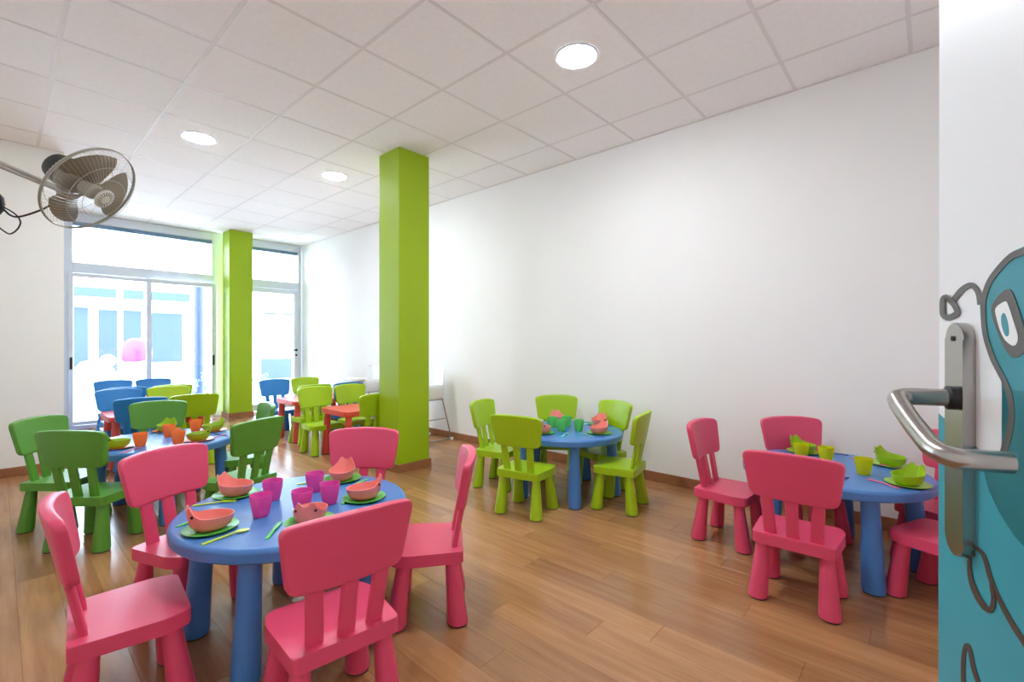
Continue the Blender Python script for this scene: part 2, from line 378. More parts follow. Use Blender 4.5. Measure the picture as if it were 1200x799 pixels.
def stroke(name, P, wd, m, lift):
    """brush line of varying width (pixel units of the photograph), printed on the leaf"""
    P = dense(P, 6); n = len(P); W = wd if callable(wd) else (lambda s: wd); bm = nb(); A = []; B = []
    for i, p in enumerate(P):
        a = P[max(i-1, 0)]; b = P[min(i+1, n-1)]; dx, dy = b[0]-a[0], b[1]-a[1]; l = math.hypot(dx, dy) or 1; h = W(i/(n-1))/2
        for S, s in ((A, 1), (B, -1)):
            x, z = on_door(p[0]-dy/l*h*s, p[1]+dx/l*h*s); S.append(bm.verts.new((x, lift, z)))
    for i in range(n-1): bm.faces.new((A[i], A[i+1], B[i+1], B[i]))
    r = bmesh.ops.extrude_face_region(bm, geom=bm.faces[:])
    for v in [g for g in r['geom'] if isinstance(g, bmesh.types.BMVert)]: v.co.y += .0003
    return obj(name, bm, m, door, False)
outl = [(1200, 289), (1184, 297), (1168, 313), (1157, 329), (1151, 348), (1150.5, 366), (1153, 392), (1161, 418), (1170, 436), (1178, 452), (1183, 470), (1184, 490), (1180, 513), (1173, 535)]
head = dense([(1260, 268), (1228, 276)] + outl, 4) + [(1176, 548), (1260, 548)]
decal('printed_head', head, M['teal'], .0002)
decal('printed_body', [(1100.3, 484)] + [(1118, 500), (1140, 522), (1160, 537), (1176, 548), (1260, 548), (1260, 1300), (1100.3, 1300)], M['teal2'], .0002)
decal('printed_shade', dense([(1184, 456), (1200, 458), (1260, 462)], 3) + [(1260, 660), (1215, 655), (1190, 628), (1172, 600), (1160, 575), (1154, 552), (1172, 548), (1184, 520), (1188, 488)], M['teal3'], .0006)
stroke('printed_outline', [(1262, 272), (1230, 280), (1202, 294)] + [(x+3, y+3) for x, y in outl[1:5]] + [(x+3, y) for x, y in outl[5:]] + [(1176, 547)], lambda s: 9-3*math.sin(s*PI), M['ink'], .0009)
decal('printed_eye_ring', dense([(1164, 358), (1176, 342), (1185, 339), (1191, 349), (1198, 370), (1204, 392), (1204, 408), (1196, 418), (1187, 418), (1179, 408), (1171, 390), (1165, 373)], 3, True), M['ink'], .0009)
decal('printed_eye_white', dense([(1169, 361), (1180, 353), (1184, 358), (1190, 376), (1195, 393), (1194, 402), (1189, 405), (1180, 398), (1174, 386), (1170, 372)], 3, True), M['printwhite'], .0013)
decal('printed_pupil', dense([(1178, 367), (1176, 374), (1178, 386), (1182, 394), (1185, 391), (1184, 379), (1181, 369)], 3, True), M['teal'], .0017)
stroke('printed_antenna', [(1149.5, 357), (1148, 345), (1144, 337), (1138, 334), (1129, 339), (1122, 347), (1118, 353)], lambda s: 5.5+1.5*s, M['ink'], .0009)
stroke('printed_antenna_tip', [(1110, 348), (1118, 355), (1123, 363), (1122, 368), (1113, 372), (1107, 369), (1106, 360), (1107, 350), (1112, 348)], 6.5, M['ink'], .0013)
stroke('printed_curl', [(1143, 652), (1141, 645), (1147, 643), (1155, 653), (1161, 674), (1168, 693), (1180, 717), (1192, 738), (1202, 753), (1225, 790)], lambda s: 4+3*s, M['ink2'], .0009)
stroke('printed_curl', [(1138, 648), (1138, 670), (1143, 690), (1153, 708), (1162, 715), (1166, 703), (1163, 685)], lambda s: 3+4*math.sin(s*PI), M['ink2'], .0013)
stroke('printed_curl', [(1131, 830), (1130, 780), (1133, 757), (1138, 762), (1142, 782), (1148, 800), (1160, 830)], lambda s: 5, M['ink2'], .0009)
# lever handle and its back plate
px0, _ = 0, 0
plx0 = PLX; pwid = .040; zt = EYE - .55*(379-HOR)/FPX; zb = EYE - .545*(644-HOR)/FPX
bm = nb(); out = []
for k in range(13): t = PI*k/12; out.append((plx0+pwid/2+pwid/2*math.cos(t), zt-.02+.02*math.sin(t)))
for k in range(13): t = PI+PI*k/12; out.append((plx0+pwid/2+pwid/2*math.cos(t), zb+.02+.02*math.sin(t)))
slab(bm, out, 0, .0115, .0015, 2)
for v in bm.verts: v.co = Vector((v.co.x, v.co.z, v.co.y))
hp = tag(obj('handle_plate', bm, M['steel'], door), 'long brushed steel back plate')
sc = nb(); lathe(sc, [(0, 0), (.003, 0), (.0032, .0012), (0, .0016)], 14, mtx=Matrix.Translation((plx0+.020, .0116, zt-.018)) @ Matrix.Rotation(-PI/2, 4, 'X')); obj('screw', sc, M['dark'], hp)
zn = EYE - .535*(465-HOR)/FPX; xc = plx0+.027
bm = nb(); lathe(bm, [(0, 0), (.0135, 0), (.0135, .008), (.0105, .010), (0, .010)], 24, mtx=Matrix.Translation((xc, .0115, zn)) @ Matrix.Rotation(-PI/2, 4, 'X'))
obj('handle_collar', bm, M['dark'], hp)
path = [(xc, .014, zn), (xc, .050, zn), (xc+.003, .062, zn-.001), (xc+.012, .069, zn-.004), (xc+.045, .071, zn-.018), (xc+.085, .071, zn-.034), (xc+.105, .070, zn-.041), (xc+.119, .064, zn-.044), (xc+.124, .052, zn-.0445), (xc+.125, .024, zn-.0445)]
bm = nb(); tube(bm, smooth_path(path, 6), .0098, 20); obj('lever', bm, M['steel'], door)
bm = nb(); tube(bm, [(.716, -.005, z) for z in (.25, .33)], .008, 12); tube(bm, [(.716, -.005, z) for z in (1.75, 1.83)], .008, 12); obj('hinge', bm, M['steel'], door)

# ------------------------------------------------------------ ceiling lamps
def ceiling_light(x, y, label):
    t = empty('ceiling_light', (x, y, H)); tag(t, label, 'lamp', 'round ceiling lamps')
    bm = nb(); lathe(bm, [(.112, 0), (.128, 0), (.128, -.004), (.120, -.009), (.112, -.006)], 48, closed=True); obj('trim_ring', bm, M['alu'], t)
    bm = nb(); lathe(bm, [(0, -.020), (.045, -.019), (.085, -.014), (.108, -.006), (.1115, -.001), (0, -.001)], 48); obj('diffuser', bm, M['dif'], t)
ceiling_light(2.34, 1.58, 'round glowing ceiling lamp nearest the viewer, in front of the middle column')
ceiling_light(1.14, 4.58, 'round glowing ceiling lamp near the wall fan')
ceiling_light(2.34, 4.58, 'round glowing ceiling lamp beside the top of the middle column')

# ------------------------------------------------------------ small chairs
def panel_bm():
    top, bot, zt_, zb_ = .195, .168, .675, .464
    o = [(-bot, zb_), (bot, zb_), (top, zt_-.012), (.10, zt_+.001), (0, zt_+.004), (-.10, zt_+.001), (-top, zt_-.012)]
    pts = rounded(o, [.035, .035, .034, .03, .03, .03, .034], 5)
    full = []
    for i, p in enumerate(pts):
        q = pts[(i+1) % len(pts)]; m = max(1, int(math.hypot(q[0]-p[0], q[1]-p[1])/.02))
        full += [(p[0]+(q[0]-p[0])*k/m, p[1]+(q[1]-p[1])*k/m) for k in range(m)]
    pts = full
    bm = nb(); zc = (zt_+zb_)/2
    # concentric rings make an even rounded slab that can be bent
    def ring(s, y, inset=0):
        r = []
        for x, z in pts:
            dx, dz = x, z-zc; l = math.hypot(dx, dz)
            r.append(bm.verts.new((dx*(1-inset/l)*s, y, zc+dz*(1-inset/l)*s)))
        return r
    T = .0165; fs = [.1, .2, .3, .4, .5, .6, .7, .8, .9]
    rings = [ring(q, -T) for q in fs]+[ring(1, -T, .008), ring(1, -T+.002, .003), ring(1, -T+.007, 0), ring(1, T-.007, 0), ring(1, T-.002, .003), ring(1, T, .008)]+[ring(q, T) for q in fs[::-1]]
    n = len(pts)
    for a, b in zip(rings, rings[1:]):
        for i in range(n): j = (i+1) % n; bm.faces.new((a[i], a[j], b[j], b[i]))
    for rg, y in ((rings[0], -T), (rings[-1], T)):
        c = bm.verts.new((0, y, zc))
        for i in range(n): bm.faces.new((rg[i], rg[(i+1) % n], c))
    for v in bm.verts: v.co.y += lean(v.co.z) + 0.8*v.co.x**2 - .010
    return bm
def lean(z): return .040 - (z-.30)*.2
def slat_bm(x):
    bm = nb(); sx = x*.92; T = .010; w0 = .025; A = []
    for z in (.286, .34, .40, .46, .52):
        f = (z-.286)/.234; xc_ = sx+(x*1.06-sx)*f; ww = w0-.001*f; y = lean(z)+0.8*xc_**2-.010
        A.append([bm.verts.new((xc_+a*ww, y+b*T, z)) for a, b in ((-1, -.5), (-.8, -1), (.8, -1), (1, -.5), (1, .5), (.8, 1), (-.8, 1), (-1, .5))])
    for a, b in zip(A, A[1:]):
        for k in range(8): bm.faces.new((a[k], a[(k+1) % 8], b[(k+1) % 8], b[k]))
    bm.faces.new(A[0][::-1]); bm.faces.new(A[-1]); return bm
def seat_bm():
    o = [(-.156, .0), (.156, .0), (.172, .225), (.150, .292), (-.150, .292), (-.172, .225)]
    bm = slab(nb(), rounded(o, [.016, .016, .02, .016, .016, .02], 4), .252, .300, .005, 3); return bm
def cone_leg(x0, y0, x1, y1, rt, rb, zt, zb=.006, n=20):
    bm = nb(); R = []
    prof = [(0, rb*.94), (.025, rb), (1, rt)]
    for s, r in prof:
        z = zb+(zt-zb)*s; cx, cy = x1+(x0-x1)*s, y1+(y0-y1)*s
        R.append([bm.verts.new((cx+r*math.cos(2*PI*k/n), cy+r*math.sin(2*PI*k/n), z)) for k in range(n)])
    for a, b in zip(R, R[1:]):
        for k in range(n): bm.faces.new((a[k], a[(k+1) % n], b[(k+1) % n], b[k]))
    bm.faces.new(R[0][::-1]); bm.faces.new(R[-1]); return bm
def disc(x, y, r, z0, z1): return lathe(nb(), [(0, z0), (r, z0), (r, z1), (0, z1)], 18, mtx=Matrix.Translation((x, y, 0)))
def make_chair(col):
    t = empty('child_chair')
    obj('seat', seat_bm(), M[col], t); obj('backrest', panel_bm(), M[col], t)
    for x in (-.095, 0, .095): obj('slat', slat_bm(x), M[col], t)
    for sx in (-1, 1):
        for ya, yb in ((.048, .022), (.242, .272)):
            l = obj('leg', cone_leg(sx*.122, ya, sx*.136, yb, .026, .042, .254), M[col], t)
            obj('foot_pad', disc(sx*.1365, yb, .037, .0003, .0062), M['pad'], l)
    return t
protos = {}
def chair(col, x, y, face, label, group):
    if col not in protos: t = protos[col] = make_chair(col)
    else: t = copy_tree(protos[col])
    fr = math.radians(face); t.location = (x+.019*math.cos(fr), y+.019*math.sin(fr), 0); t.rotation_euler.z = fr-PI/2
    tag(t, label, 'chair', group)
G = 'pink chairs around the nearest round table'
chair('pink', .68, 1.225, 83, 'pink plastic child chair in the foreground, its back to the viewer at the nearest table', G)
chair('pink', .122, 1.935, -5, 'pink child chair seen edge-on at the lower left corner of the photo', G)
chair('pink', 0.503, 2.540, -66, 'pink child chair between the nearest table and the green chairs on the left', G)
chair('pink', 1.362, 2.32, -138, 'pink child chair at the nearest table, in front of the base of the middle column', G)
chair('pink', 1.385, 1.515, 140, 'pink child chair seen from the side, right of the nearest table', G)
G = 'grass green chairs around the left round table'
chair('green', .178, 4.215, -43, 'grass green child chair standing closest to the left white wall', G)
chair('green', .265, 3.475, 42, 'grass green child chair with its back to the viewer, left of the orange cups', G)
chair('green', 0.880, 4.642, -110, 'grass green child chair on the far side of the left table, facing the viewer', G)
chair('green', 1.102, 3.114, 113, 'grass green child chair with its back to the viewer, right of the left table', G)
chair('green', 1.421, 3.868, 174, 'grass green child chair mostly hidden behind another green chair, below the far column', G)
G = 'lime chairs around the round table by the right wall'
chair('lime', 2.688, 2.756, -73, 'lime child chair on the left of the table with green cups, seen from the side', G)
chair('lime', 2.272, 2.018, 12, 'lime child chair, back to the viewer, front left of the green cup table', G)
chair('lime', 3.385, 2.505, -140, 'lime child chair facing the viewer behind the table with green cups', G)
chair('lime', 2.978, 1.46, 102, 'lime child chair, back to the viewer, front right of the green cup table', G)
chair('lime', 3.372, 1.895, 160, 'lime child chair half hidden, nearest the right wall at the green cup table', G)
G = 'pink chairs around the right round table'
chair('pink', 2.895, 1.04, -93, 'pink child chair standing apart on the left of the table with yellow cups', G)
chair('pink', 3.385, 0.658, -138, 'pink child chair facing the viewer against the right wall behind yellow cups', G)
chair('pink', 2.272, .44, 1, 'pink child chair with its back to the viewer at the table with yellow cups', G)
chair('pink', 2.75, -.205, 66, 'pink child chair cut off by the open door, only seat and legs showing', G)
chair('pink', 3.414, -0.145, 150, 'pink child chair behind the steel door lever, only a sliver of back showing', G)
G = 'chairs at the red tables on the far left'
chair('blue', 0.837, 5.073, 85, 'blue child chair with its back to the viewer behind the left round table', G)
chair('lime', 1.231, 5.053, 85, 'lime child chair with its back to the viewer left of the far column', G)
chair('blue', 0.837, 6.176, -88, 'light blue child chair facing the viewer behind the far left red table', G)
chair('lime', 1.251, 6.156, -94, 'lime child chair facing the viewer behind the far left red table', G)
chair('blue', 0.916, 6.402, 90, 'blue child chair directly behind the light blue one, only its top edge showing', G)
chair('lime', 1.340, 6.402, 90, 'lime child chair directly behind another lime one, only its top edge showing', G)
chair('blue', 0.985, 7.673, -90, 'blue child chair farthest back at the sliding window, left one of two', G)
chair('blue', 1.389, 7.644, -90, 'blue child chair farthest back at the sliding window, right one of two', G)
G = 'chairs at the red tables right of the far column'
chair('blue', 2.413, 6.324, -90, 'blue child chair facing the viewer just right of the far column', G)
chair('lime', 2.817, 6.353, -90, 'lime child chair by the glazed door behind the two rows of red tables', G)
chair('lime', 2.295, 4.925, -90, 'lime child chair facing the viewer at the left end of the red table', G)
chair('lime', 2.699, 4.925, -90, 'lime child chair facing the viewer between the red table and right wall', G)
chair('lime', 2.423, 5.191, 90, 'lime child chair back to back with another, mostly hidden, tucked under far red table', G)
chair('blue', 2.837, 5.191, 90, 'blue child chair hidden behind lime chairs, only its seat showing under the red table', G)
chair('lime', 2.403, 3.851, 90, 'lime child chair half hidden by the left edge of the middle column', G)

# ------------------------------------------------------------ tables
def round_table(x, y, label, rot=0, r=.43):
    t = empty('round_table', (x, y, 0), rot); tag(t, label, 'table', 'blue round tables')
    bm = nb(); lathe(bm, [(0, .480), (r*.6, .480), (r-.018, .480), (r-.008, .4775), (r-.002, .471), (r, .463), (r-.002, .436), (r-.008, .430), (r-.03, .428), (0, .428)], 72)
    obj('tabletop', bm, M['tblue'], t)
    for k in range(5):
        a = k*PI*2/5
        l = obj('leg', cone_leg(.340*math.cos(a), .340*math.sin(a), .370*math.cos(a), .370*math.sin(a), .036, .047, .430, n=24), M['tblue'], t)
        obj('foot_pad', disc(.370*math.cos(a), .370*math.sin(a), .043, .0003, .0062), M['pad'], l)
    return t
TA, TB, TC, TD = (.84, 1.955), (.77, 3.96), (2.95, 2.09), (3.01, .39)
round_table(*TA, 'blue round child table nearest the viewer, set with magenta cups and pink bowls', r=.44, rot=math.radians(221))
round_table(*TB, 'blue round child table on the left among the green chairs, set with orange cups', rot=math.radians(191))
round_table(*TC, 'blue round child table among the lime chairs, set with green cups', rot=math.radians(225))
round_table(*TD, 'blue round child table beside the open door, set with yellow cups', rot=math.radians(213))
def red_table(x, y, label):
    t = empty('rectangular_table', (x, y, 0)); tag(t, label, 'table', 'red rectangular child tables')
    a, b = .385, .275
    obj('tabletop', slab(nb(), rounded([(-a, -b), (a, -b), (a, b), (-a, b)], .07, 7), .430, .480, .010, 3), M['coral'], t)
    for sx in (-1, 1):
        for sy in (-1, 1):
            l = obj('leg', cone_leg(sx*(a-.06), sy*(b-.06), sx*(a-.045), sy*(b-.045), .030, .043, .432), M['coral'], t)
            obj('foot_pad', disc(sx*(a-.045), sy*(b-.045), .038, .0003, .0062), M['pad'], l)
red_table(1.05, 5.70, 'coral red rectangular table among blue chairs on the far left, nearer one')
red_table(1.20, 7.15, 'coral red rectangular table nearest the sliding window')
red_table(2.62, 4.42, 'coral red rectangular table just left of the middle column')
red_table(2.64, 5.62, 'coral red rectangular table right of the far column, behind the lime chairs')

# ------------------------------------------------------------ tableware
TZ = .4803
def bowl_bm():
    """oval basin with one end drawn up into an animal head with two ears"""
    bm = nb(); n = 56; rows = []
    def rimh(a):
        h = .051+.004*math.cos(a); d = abs((a+PI) % (2*PI)-PI)
        h += .024*math.exp(-(d/.85)**4)
        for e in (.42, -.42): h += .016*math.exp(-(((a-e+PI) % (2*PI)-PI)/.2)**2)
        return h
    for s, o in ((0, 0), (.35, 0), (.6, 0), (.8, .1), (.93, .3), (1, .62), (1.06, 1)):      # outside, from base to rim
        row = []
        for k in range(n):
            a = 2*PI*k/n; rx, ry = .072, .058
            f = .62+.38*min(1, (o/.62)) if s >= .8 else s/.8*.62
            hz = rimh(a)*o
            f = {0: 0, .35: .3, .6: .55, .8: .72, .93: .88, 1: .97, 1.06: 1.03}[s]
            row.append((rx*f*math.cos(a), ry*f*math.sin(a), hz+.0))
        rows.append(row)
    R = [[bm.verts.new(p) for p in r] for r in rows[1:]]; c = bm.verts.new((0, 0, 0))
    for k in range(n): bm.faces.new((R[0][k], R[0][(k+1) % n], c))
    T = .0028
    inner = []
    for r in rows[::-1][:-1]:
        row = []
        for (x, y, z) in r:
            l = math.hypot(x/.072, y/.058) or 1
            g = (l-.045)/l if l > .1 else 1
            row.append(bm.verts.new((x*g, y*g, max(z, .003) if z > .003 else z+.003)))
        inner.append(row)
    R += inner
    for a, b in zip(R, R[1:]):
        for k in range(n): j = (k+1) % n; bm.faces.new((a[k], a[j], b[j], b[k]))
    c = bm.verts.new((0, 0, .003))
    for k in range(n): bm.faces.new((R[-1][k], R[-1][(k+1) % n], c))
    return bm
def make_bowl(col):
    t = empty('animal_bowl'); obj('basin', bowl_bm(), M[col], t)
    for s in (-1, 1):
        a = s*.62; p = Vector((.0745*math.cos(a), .060*math.sin(a), .061)); nn = Vector((math.cos(a)/.072, math.sin(a)/.058, 0)).normalized()
        bm = nb(); lathe(bm, [(0, 0), (.0055, 0), (.0048, .0018), (.0025, .003), (0, .0033)], 14, mtx=Matrix.Translation(p-nn*.0012) @ nn.to_track_quat('Z', 'Y').to_matrix().to_4x4())
        tag(obj('eye', bm, M['eye'], t), 'black round eye')
    return t
def plate_bm():
    bm = nb(); lathe(bm, [(0, 0), (.055, 0), (.068, .004), (.088, .0085), (.0885, .0102), (.087, .0108), (.066, .0066), (.054, .0028), (0, .0028)], 48)
    return bm
def cup_bm():
    bm = nb(); lathe(bm, [(0, 0), (.024, 0), (.0275, .003), (.033, .03), (.0385, .06), (.040, .084), (.0388, .0846), (.0373, .083), (.036, .06), (.0308, .03), (.0258, .006), (0, .005)], 32); return bm
def cut_bm(kind):
    """cutlery lies along +x, length .155"""
    bm = nb()
    if kind == 'knife': o = [(-.078, -.006), (0, -.0045), (.01, -.0075), (.06, -.008), (.076, -.002), (.070, .006), (.01, .0058), (0, .0045), (-.078, .006)]; 
    elif kind == 'spoon': o = [(-.078, -.0065), (.028, -.003), (.040, -.012), (.056, -.0155), (.070, -.012), (.077, 0), (.070, .012), (.056, .0155), (.040, .012), (.028, .003), (-.078, .0065)]
    else:
        o = [(-.078, -.0065), (.024, -.003), (.036, -.011), (.076, -.011), (.077, -.007), (.050, -.007), (.050, -.003), (.077, -.002), (.077, .002), (.050, .003), (.050, .007), (.077, .007), (.076, .011), (.036, .011), (.024, .003), (-.078, .0065)]
    slab(bm, o, 0, .0035)
    for v in bm.verts:
        b = .004*max(0, 1-((v.co.x-.02)/.05)**2); v.co.z += b
    return bm
cache = {}
def put(key, maker, p, rz, label, cat, group, z=TZ):
    if key not in cache: o = cache[key] = maker()
    else: o = copy_tree(cache[key])
    o.location = (p[0], p[1], z); o.rotation_euler.z = rz; tag(o, label, cat, group); return o
def one(name, bmf, m):
    return lambda: obj(name, bmf(), M[m])
def place(T, p, head, bowl, plate, bl, grp, pl_off=0):
    q = keep(T, Vector((p[0], p[1])), .345)
    put('plate'+plate, one('plate', plate_bm, plate), q, 0, bl[1], 'plate', 'plates on '+grp)
    put('bowl'+bowl, lambda: make_bowl(bowl), q, head, bl[0], 'bowl', 'animal bowls on '+grp, TZ+.0032)
def keep(T, c, r):
    v = c-Vector(T)
    return c if v.length < r else Vector(T)+v*(r/v.length)
def P(px, py, z=TZ): v = at(px, py, z); return (v.x, v.y)
def cut(px0, py0, px1, py1, kind, m, label, grp, T):
    """cutlery from handle end to tip as seen in the photograph"""
    a = Vector(P(px0, py0)); b = Vector(P(px1, py1)); c = keep(T, (a+b)/2, .345); d = b-a
    put('cut'+kind+m, one({'knife': 'knife', 'spoon': 'spoon', 'fork': 'fork'}[kind], lambda: cut_bm(kind), m), c, math.atan2(d.y, d.x), label, kind, 'cutlery on '+grp, TZ)
def rad(T, ang, r): a = math.radians(ang); return (T[0]+r*math.cos(a), T[1]+r*math.sin(a))

# table nearest the viewer
g = 'the nearest table'
view_a = math.degrees(math.atan2(-.6687, -.7435))
for p, hd, bl, pll in (
  (P(247, 620), 172, 'salmon pink animal bowl at the left rim of the nearest table, black eye in view', 'green plate under the pink bowl at the left rim of the nearest table'),
  (P(276, 580), 128, 'salmon pink animal bowl beside the left pair of magenta cups, farther one on the left', 'green plate under the far left pink bowl of the nearest table'),
  (P(401, 562), 45, 'salmon pink animal bowl at the far rim of the nearest table, two ears showing', 'green plate under the pink bowl at the far rim of the nearest table'),
  (P(427, 584), -30, 'salmon pink animal bowl at the right rim of the nearest table, eye to the right', 'green plate under the pink bowl at the right rim of the nearest table'),
  (P(364, 612), -130, 'salmon pink animal bowl mostly hidden behind the foreground chair back', 'green plate mostly hidden behind the foreground chair back')):
    place(TA, p, math.radians(hd), 'bowlpink', 'plategreen', (bl, pll), g)
for q, lb in (((306, 604.5), 'magenta cup nearest the viewer in the left pair'), ((319.5, 585.5), 'magenta cup just behind the foremost left one'), ((354, 599), 'single magenta cup close behind the foreground chair back'),
              ((386.5, 589.5), 'magenta cup in front in the right pair'), ((369, 575.5), 'magenta cup at the back of the right pair')):
    put('cupmag', one('cup', cup_bm, 'cupmag'), P(*q), 0, 'translucent '+lb+' on nearest table', 'cup', 'magenta cups on the nearest table')
cut(236, 639, 292, 620, 'spoon', 'cutlime', 'lime yellow spoon in front of the left pink bowl', g, TA)
cut(226, 593, 276, 587, 'fork', 'cutlime', 'lime yellow fork between the two left pink bowls', g, TA)
cut(205, 615, 222, 609, 'knife', 'cutgreen', 'green knife poking out left of the leftmost pink bowl', g, TA)
cut(307, 639, 334, 606, 'knife', 'cutgreen', 'green knife half behind the foreground chair back', g, TA)
cut(354, 567, 384, 562, 'fork', 'cutlime', 'lime yellow fork left of the far pink bowl', g, TA)
cut(409, 572, 430, 562, 'knife', 'cutgreen', 'green knife right of the far pink bowl', g, TA)
cut(402, 590, 412, 578, 'fork', 'cutgreen', 'green fork left of the right pink bowl', g, TA)
cut(303, 573, 316, 562, 'knife', 'cutmint', 'mint knife behind the far left pink bowl', g, TA)
# left table
g = 'the left round table'
for p, hd, bl, pll in (
  (P(137, 525), 200, 'lime frog bowl at the left end beside the green chair back', 'orange plate under the leftmost lime frog bowl'),
  (P(196, 504), 60, 'lime frog bowl at the far rim behind an orange cup', 'orange plate under the far lime frog bowl on the left table'),
  (P(233, 516), -25, 'lime frog bowl just above the pink chair back', 'orange plate under the lime frog bowl above the pink chair back'),
  (P(250, 505), 0, 'lime frog bowl at the right end of the left round table', 'orange plate under the rightmost lime frog bowl of the left table')):
    place(TB, p, math.radians(hd), 'bowllime', 'plateorange', (bl, pll), g)
for q, lb in (((164.5, 522.5), 'orange cup standing alone on the left'), ((198, 511.5), 'orange cup in front of the far frog bowl'), ((209, 520), 'orange cup just behind the pink chair back'), ((229, 505), 'orange cup between the two right frog bowls')):
    put('cuporange', one('cup', cup_bm, 'cuporange'), P(*q), 0, 'translucent '+lb+', left round table', 'cup', 'orange cups on the left round table')
cut(143, 531, 164, 524.5, 'fork', 'cutpink', 'pink fork right of the leftmost frog bowl', g, TB)
cut(178, 505, 190, 502, 'knife', 'cutblue', 'navy knife left of the far frog bowl', g, TB)
cut(250, 514, 266, 509, 'fork', 'cutpink', 'pink fork at the right rim of the left table', g, TB)
cut(268, 511, 252, 508.5, 'knife', 'cutblue', 'navy knife at the right rim of the left table', g, TB)
cut(262, 516, 243, 520, 'spoon', 'cutpink', 'pink spoon beside the pink chair back on the left table', g, TB)
# table among the lime chairs
g = 'the table among the lime chairs'
for p, hd, bl, pll in (
  (P(636, 507.5), 200, 'salmon pink animal bowl at the left rim behind the lime chair back', 'green plate under the left pink bowl of the green cup table'),
  (P(652, 493), 50, 'salmon pink animal bowl at the far rim behind the green cups', 'green plate under the far pink bowl of the green cup table'),
  (P(702, 508), -10, 'salmon pink animal bowl nearest the viewer at the right of the green cups', 'green plate under the nearest right pink bowl of the green cup table'),
  (P(708, 497), 10, 'salmon pink animal bowl at the right, behind another pink bowl, ear raised', 'green plate under the farther right pink bowl of the green cup table')):
    place(TC, p, math.radians(hd), 'bowlpink', 'plategreen', (bl, pll), g)
for q, lb in (((647.5, 501), 'green cup farthest left'), ((657.6, 505), 'green cup in front of the left three'), ((664, 500), 'green cup at the back of the left three'), ((678.3, 505), 'green cup standing alone on the right')):
    put('cupgreen', one('cup', cup_bm, 'cupgreen'), P(*q), 0, 'translucent '+lb+', table among lime chairs', 'cup', 'green cups on the table among the lime chairs')
cut(658, 512.5, 666, 507, 'fork', 'cutmint', 'mint fork in front of the left green cups', g, TC)
cut(698, 512.5, 676, 507.5, 'knife', 'cutmint', 'mint knife left of the nearest right pink bowl', g, TC)
cut(724, 502, 708, 503, 'knife', 'cutgreen', 'green knife at the right rim of the green cup table', g, TC)
cut(698, 496, 685, 497.5, 'spoon', 'cutmint', 'mint spoon behind the lone green cup', g, TC)
cut(634, 495, 641, 492, 'fork', 'cutgreen', 'green fork left of the far pink bowl on the green cup table', g, TC)
# table beside the door
g = 'the table beside the door'
for p, hd, bl, pll in (
  (P(941, 530), 60, 'lime frog bowl at the far left, behind the pink chair back', 'lime plate under the frog bowl behind the pink chair back'),
  (P(1050, 545), 60, 'lime frog bowl at the far side with one raised bump, left of the door', 'lime plate under the far frog bowl left of the door'),
  (P(1064, 568), -30, 'lime frog bowl nearest the door edge, black eye in view', 'lime plate under the frog bowl nearest the door edge')):
    place(TD, p, math.radians(hd), 'bowllime', 'platelime', (bl, pll), g)
for q, lb in (((939, 537), 'yellow cup farthest left'), ((968, 541), 'yellow cup second from left'), ((1012, 556), 'yellow cup standing alone')):
    put('cupyellow', one('cup', cup_bm, 'cupyellow'), P(*q), 0, 'translucent '+lb+', on the table beside the door', 'cup', 'yellow cups on the table beside the door')
cut(1055, 573, 1014, 561, 'knife', 'cutpink', 'pink knife in front of the frog bowl nearest the door', g, TD)
cut(980, 565, 991, 560, 'fork', 'cutblue', 'navy fork beside the pink chair back on the yellow cup table', g, TD)
cut(970, 531, 984, 532, 'knife', 'cutblue', 'navy knife behind the two left yellow cups', g, TD)
cut(1095, 567, 1086, 563, 'spoon', 'cutblue', 'navy spoon at the rim beside the door edge', g, TD)
cut(1090, 549, 1076, 547, 'fork', 'cutpink', 'pink fork right of the far frog bowl near the door', g, TD)
cut(1022, 536, 1034, 537, 'knife', 'cutpink', 'pink knife left of the far frog bowl near the door', g, TD)

